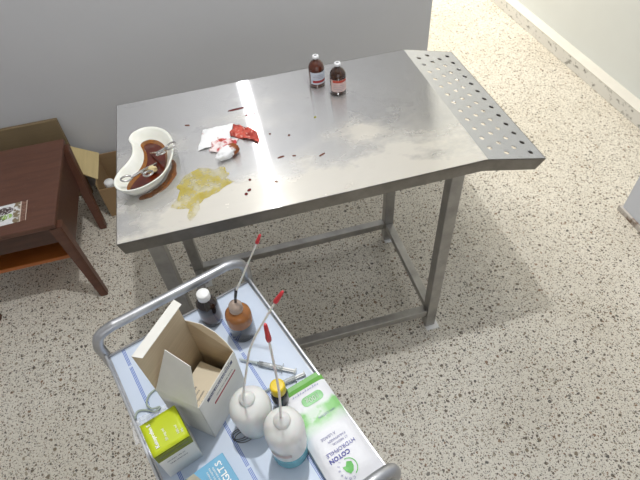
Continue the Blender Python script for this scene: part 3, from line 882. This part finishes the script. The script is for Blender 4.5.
# --- lime green box
gb = thing('lime_green_carton', 'small carton with bright lime green lid standing before the open white carton', 'carton', (.0815, -.4765, Z), R(19))
ga, gh = .0338, .105
M['lime'] = simple('lime_green_card', srgb(190, 204, 22), .45, 0, .03)
M['olive_card'] = simple('olive_green_card', srgb(120, 128, 20), .5, 0, .04)
MB().box((0, 0, gh * .36), (2 * ga, 2 * ga, gh * .72), .001).build('body', M['white_card'], gb)
MB().box((0, 0, gh * .845), (2 * ga, 2 * ga, gh * .25), .001).build('green_band', M['olive_card'], gb)
# lid slightly bulged, its right gap drawn as a black strip
mb = MB(); n = 8; G = []
for i in range(n + 1):
    row = []
    for j in range(n + 1):
        u, v = i / n * 2 - 1, j / n * 2 - 1
        row.append(mb.bm.verts.new((u * ga * 1.0, v * ga * 1.0, gh * .97 + .004 + .003 * (1 - v * v))))
    G.append(row)
for i in range(n):
    for j in range(n): mb.bm.faces.new((G[i][j], G[i + 1][j], G[i + 1][j + 1], G[i][j + 1])).smooth = True
gl = mb.build('lid', M['lime'], gb)
sd = gl.modifiers.new('thickness', 'SOLIDIFY'); sd.thickness = .0012; sd.offset = -1
MB().box((ga - .0012, 0, gh * .975 + .002), (.002, 2 * ga * .86, .0045)).build('open_slot', M['black'], gb)  # solid black strip painting the shade inside the lid gap
zt = gh * .97 + .0072
words('Ketoprofen 5', .0090, M['white_ink'], gl, frame((-.020, .001, zt), (0, 1, 0), (-1, 0, 0)), bold=.0003)
words('50 mg ml', .0066, M['white_ink'], gl, frame((-.0015, -.008, zt), (0, 1, 0), (-1, 0, 0)))
words('100 ml', .0066, M['white_ink'], gl, frame((.0200, -.012, zt), (0, 1, 0), (-1, 0, 0)))
words('inj.', .0070, M['white_ink'], gl, frame((.0265, -.018, zt), (0, 1, 0), (-1, 0, 0)))
words('Ketoprofen injectable', .0060, M['grey_ink'], gb, frame((0, -ga - .0003, gh * .86), (1, 0, 0), (0, 0, 1)))
words('solution 100 ml', .0055, M['grey_ink'], gb, frame((-.004, -ga - .0003, gh * .60), (1, 0, 0), (0, 0, 1)))
words('usage veterinaire', .0050, M['grey_ink'], gb, frame((-.002, -ga - .0003, gh * .48), (1, 0, 0), (0, 0, 1)))

# --- blue box
bb_ = thing('blue_carton', 'flat blue carton with white lettering at the near end of the tray', 'carton', (.1436, -.5877, Z), R(22))
M['sky'] = simple('sky_blue_card', srgb(104, 168, 202), .4, 0, .04, 12)
M['pic'] = simple('beige_picture', srgb(160, 156, 138), .5, 0, .15, 60)
bw, bl, bh = .096, .118, .036
body = MB().box((0, 0, bh / 2), (bw, bl, bh), .0012).build('body', M['sky'], bb_)
mb = MB().poly([(-bw / 2 + .001, bl / 2 - .001, bh + .0003), (-bw / 2 + .001, -.03, bh + .0003), (-.012, -.01, bh + .0003), (.002, .018, bh + .0003), (-.006, .040, bh + .0003), (-.012, bl / 2 - .001, bh + .0003)], .0002)
mb.build('beige_picture', M['pic'], body)
mb = MB(); el = [(-.010 + .017 * math.cos(q), .018 + .020 * math.sin(q), bh + .0006) for q in [2 * PI * i / 20 for i in range(20)]]
mb.poly(el, .0002).build('white_picture', M['white_ink'], body)
words('AGLT.S', .0165, M['white_ink'], body, frame((.032, .024, bh + .0004), (0, 1, 0), (-1, 0, 0)), bold=.0003)
for k, tx in enumerate(('solution injectable', 'bovins ovins caprins', 'usage veterinaire')):
    words(tx, .0056, M['white_ink'], body, frame((.020 - k * .0062, .026, bh + .0004), (0, 1, 0), (-1, 0, 0)))

# --- cotton pack
PA = math.atan2(-.957, .29) + PI / 2
cp = thing('cotton_wool_pack', 'white plastic pack of cotton wool with green end and blue lettering', 'cotton pack', (.3665, -.5265, Z + .0006), PA)
PWd, PLn, PHt = .100, .218, .030
def pack_mat():
    t = NT('printed_pack_film'); co = t.coord(); x, y, z = t.sep(co)
    f, _ = t.noise(co, 30, 3); w = t.math('MULTIPLY', t.math('SUBTRACT', f, .5), .03)
    c = t.mix(t.ramp(f, .3, .7), srgb(222, 222, 226), srgb(230, 230, 233))
    band = t.math('MULTIPLY', t.ramp(t.math('ADD', y, w), .012, .026), t.math('SUBTRACT', 1, t.ramp(t.math('ADD', y, w), .048, .056)))
    blob, _ = t.noise(co, 38, 2)
    near = t.math('SUBTRACT', 1, t.ramp(t.math('ABSOLUTE', t.math('ADD', x, .004)), .012, .026))
    band = t.math('MULTIPLY', band, t.math('SUBTRACT', 1, t.math('MULTIPLY', near, t.ramp(blob, .46, .54))))
    c = t.mix(t.math('MULTIPLY', t.ramp(t.math('ABSOLUTE', t.math('SUBTRACT', y, .030)), .030, .016), .35), c, srgb(150, 206, 134))
    c = t.mix(band, c, srgb(140, 200, 124))
    end = t.math('GREATER_THAN', y, .0955)
    side = t.math('LESS_THAN', z, .009)
    c = t.mix(t.math('MAXIMUM', end, side), c, srgb(104, 168, 72))
    t.link(c, t.b.inputs['Base Color']); t.b.inputs['Roughness'].default_value = .45
    g, _ = t.noise(co, 45, 3); t.bump(g, .35, .004)
    return t.m
mb = MB(); bmesh.ops.create_cube(mb.bm, size=2)
bmesh.ops.subdivide_edges(mb.bm, edges=mb.bm.edges[:], cuts=15, use_grid_fill=True)
def pillow(p):
    x, y, z = p
    k = (1 - abs(x) ** 5) ** .45 * (1 - abs(y) ** 7) ** .5 if abs(x) < 1 and abs(y) < 1 else 0
    zz = .5 + .5 * z * k if abs(z) <= 1 else 0
    wr = .0012 * noise.noise(Vector((x * 3, y * 7, z)))
    hh = PHt * (.12 + .88 * zz) if z > 0 else PHt * max(0, zz * .9)
    return Vector((x * PWd / 2, y * PLn / 2, hh + wr * k))
for v in mb.bm.verts: v.co = pillow(v.co)
zmin = min(v.co.z for v in mb.bm.verts)
for v in mb.bm.verts: v.co.z -= zmin
def pz(x, y):
    return pillow((x / PWd * 2, y / PLn * 2, 1)).z - zmin
pk = mb.build('wrapper', pack_mat(), cp, True)
M['pack_green'] = simple('green_film', srgb(104, 170, 72), .3, 0, .08, 40)
M['pill_green'] = simple('pale_green_print', srgb(128, 190, 124), .35, 0, .03)
M['blue_ink'] = simple('blue_violet_ink', srgb(96, 98, 186), .4)
M['lav_ink'] = simple('faded_blue_ink', srgb(150, 150, 196), .4)
M['leaf_green'] = simple('leaf_green_ink', srgb(96, 184, 84), .4)
mb = MB(); mb.box((0, PLn / 2 + .004, .012), (PWd * .99, .016, .0016), .0005).build('sealed_end', M['pack_green'], cp)
PKT = BVHTree.FromPolygons([v.co.copy() for v in pk.data.vertices], [tuple(p.vertices) for p in pk.data.polygons])
def pz(x, y):                                     # height of the wrapper under (x, y)
    h = PKT.ray_cast(Vector((x, y, .2)), Vector((0, 0, -1)))[0]
    return h.z if h else .004
TX, TY = (-1, 0, 0), (0, -1, 0)
def conform(o, dz=.0006):
    for v in o.data.vertices:
        v.co.z = pz(max(-.047, min(.047, v.co.x)), max(-.105, min(.105, v.co.y))) + dz
def flat(pts, name, mat, dz, par):
    mb = MB(); f = mb.bm.faces.new([mb.bm.verts.new((x, y, 0)) for x, y in pts])
    bmesh.ops.triangulate(mb.bm, faces=[f])
    bmesh.ops.subdivide_edges(mb.bm, edges=mb.bm.edges[:], cuts=3, use_grid_fill=True)
    o = mb.build(name, mat, par)
    conform(o, dz); return o
def ptext(s, size, mat, x, y, bold=0, align='CENTER', rot=0):
    c, q = math.cos(rot), math.sin(rot)
    o = words(s, size, mat, pk, frame((x, y, 0), (-c, -q, 0), (q, -c, 0)), align=align, bold=bold)
    for v in o.data.vertices: v.co.z = pz(max(-.047, min(.047, v.co.x)), max(-.105, min(.105, v.co.y))) + .0013
    return o
pill = []
for (cx, cy, a0) in ((.016, .070, 0), (-.018, .070, PI / 2)): pass
def rrect(cx, cy, w, h, r):
    out = []
    for sx, sy, a0 in ((1, 1, 0), (-1, 1, 90), (-1, -1, 180), (1, -1, 270)):
        for k in range(5):
            q = R(a0 + 22.5 * k); out.append((cx + sx * (w / 2 - r) + r * math.cos(q), cy + sy * (h / 2 - r) + r * math.sin(q)))
    return out
flat(rrect(.006, .068, .046, .021, .009), 'green_pill', M['pill_green'], .0008, pk)
ptext('100g', .0150, M['white_ink'], .006, .068)
# small non-latin line above the pill: short pen strokes
mb = MB()
for k in range(11):
    x = .030 - k * .0056; hgt = .0016 + .0016 * ((k * 7) % 3)
    mb.box((x, .0885 + .0006 * (k % 2), 0), (.0036, .0012, .0003)); mb.box((x + .0012, .0885 + hgt / 2, 0), (.0010, hgt, .0003))
o = mb.build('printed_lettering', M['lav_ink'], pk)
for v in o.data.vertices: v.co.z += pz(v.co.x, v.co.y) + .0012
ptext('100% COTON', .0062, M['lav_ink'], .014, .0275)
ptext('A USAGE', .0078, M['lav_ink'], -.008, -.012)
ptext('PARAPHARM', .0066, M['lav_ink'], .004, -.022)
ptext('ET MEDICAL', .0060, M['lav_ink'], .006, -.030)
ptext('HYDROPHILE', .0104, M['blue_ink'], .000, -.042, .0)
ptext('COTON', .0116, M['blue_ink'], -.010, -.054, .0004)
# leaf mark: two leaf blades inside an arc
leaf = [(-.0030, -.0105), (.0040, -.0085), (.0085, -.002), (.009, .006), (.004, .003), (.001, .010), (-.004, .004), (-.010, .005), (-.0085, -.003)]
flat([(-.006 + x * 1.05, -.0785 + y * 1.05) for x, y in leaf], 'leaf_mark', M['leaf_green'], .0010, pk)
arc = [(-.006 + .0165 * math.cos(R(q)), -.0785 + .0165 * math.sin(R(q))) for q in range(-70, 91, 10)] + [(-.006 + .0148 * math.cos(R(q)), -.0785 + .0148 * math.sin(R(q))) for q in range(90, -71, -10)]
flat(arc, 'arc_mark', M['leaf_green'], .0010, pk)
for k, ch in enumerate('COMPRES'):
    q = R(268 - k * 24)
    x, y = -.006 + .0185 * math.cos(q), -.0785 + .0185 * math.sin(q)
    ptext(ch, .0058, M['lav_ink'], x, y, 0, 'CENTER', q - R(270) + PI + PI)

# --- tubing loop, clear wrapper, wire coil
def tubing(name, pts, r, mat, label, cat):
    P = catmull(pts, 8)
    c = P[0].copy(); c.z = 0
    o = MB().tube([p - c for p in P], r, 8).build(name, mat, None, loc=c)
    return tag(o, label, cat)
M['tubing'] = simple('grey_green_tubing', srgb(172, 184, 170), .25, 0, .03, 20, Alpha=.8)
zz = Z + .003
tubing('clear_tube_loop', [(.062, -.340, zz), (.046, -.334, zz), (.029, -.343, zz), (.024, -.362, zz + .003), (.034, -.378, zz + .006), (.050, -.378, zz + .004), (.040, -.384, zz + .002), (.020, -.374, zz), (.004, -.373, zz), (-.002, -.388, zz)], .0021, M['tubing'], 'loop of clear thin tubing on the liner beside the open carton', 'tubing')
M['film'] = simple('clear_film', srgb(240, 242, 244), .08, 0, .02, 30, Alpha=.42, Specular_IOR_Level=.9)
mb = MB(); n = 26; G = []
for i in range(n + 1):
    row = []
    for j in range(n + 1):
        u, v = i / n - .5, j / n - .5
        p = Vector((u * .085, v * .050, 0)); w = p * 55
        row.append(mb.bm.verts.new((p.x + .004 * noise.noise(w), p.y + .004 * noise.noise(w + Vector((3, 3, 0))), .013 * abs(noise.noise(w + Vector((0, 0, 2)))) + .006 * abs(noise.noise(w * 2.3)))))
    G.append(row)
for i in range(n):
    for j in range(n): mb.bm.faces.new((G[i][j], G[i + 1][j], G[i + 1][j + 1], G[i][j + 1])).smooth = False
o = mb.build('clear_plastic_wrapper', M['film'], None, loc=(.036, -.408, Z + .0005)); o.rotation_euler = (0, 0, R(15))
tag(o, 'crumpled clear plastic wrapper behind the lime green carton', 'wrapper')
M['wire'] = simple('grey_thread', srgb(96, 98, 100), .4)
pts = []
for k in range(46):
    q = k * .42; rad = .0125 + .005 * math.sin(k * .37)
    pts.append((.199 + rad * 1.25 * math.cos(q) + k * .0003, -.479 + rad * .75 * math.sin(q) - k * .00012, Z + .0014 + .0016 * abs(math.sin(k * .8))))
tubing('suture_thread_coil', pts, .0008, M['wire'], 'small tangled coil of dark thread on the liner below the white bottle', 'thread')
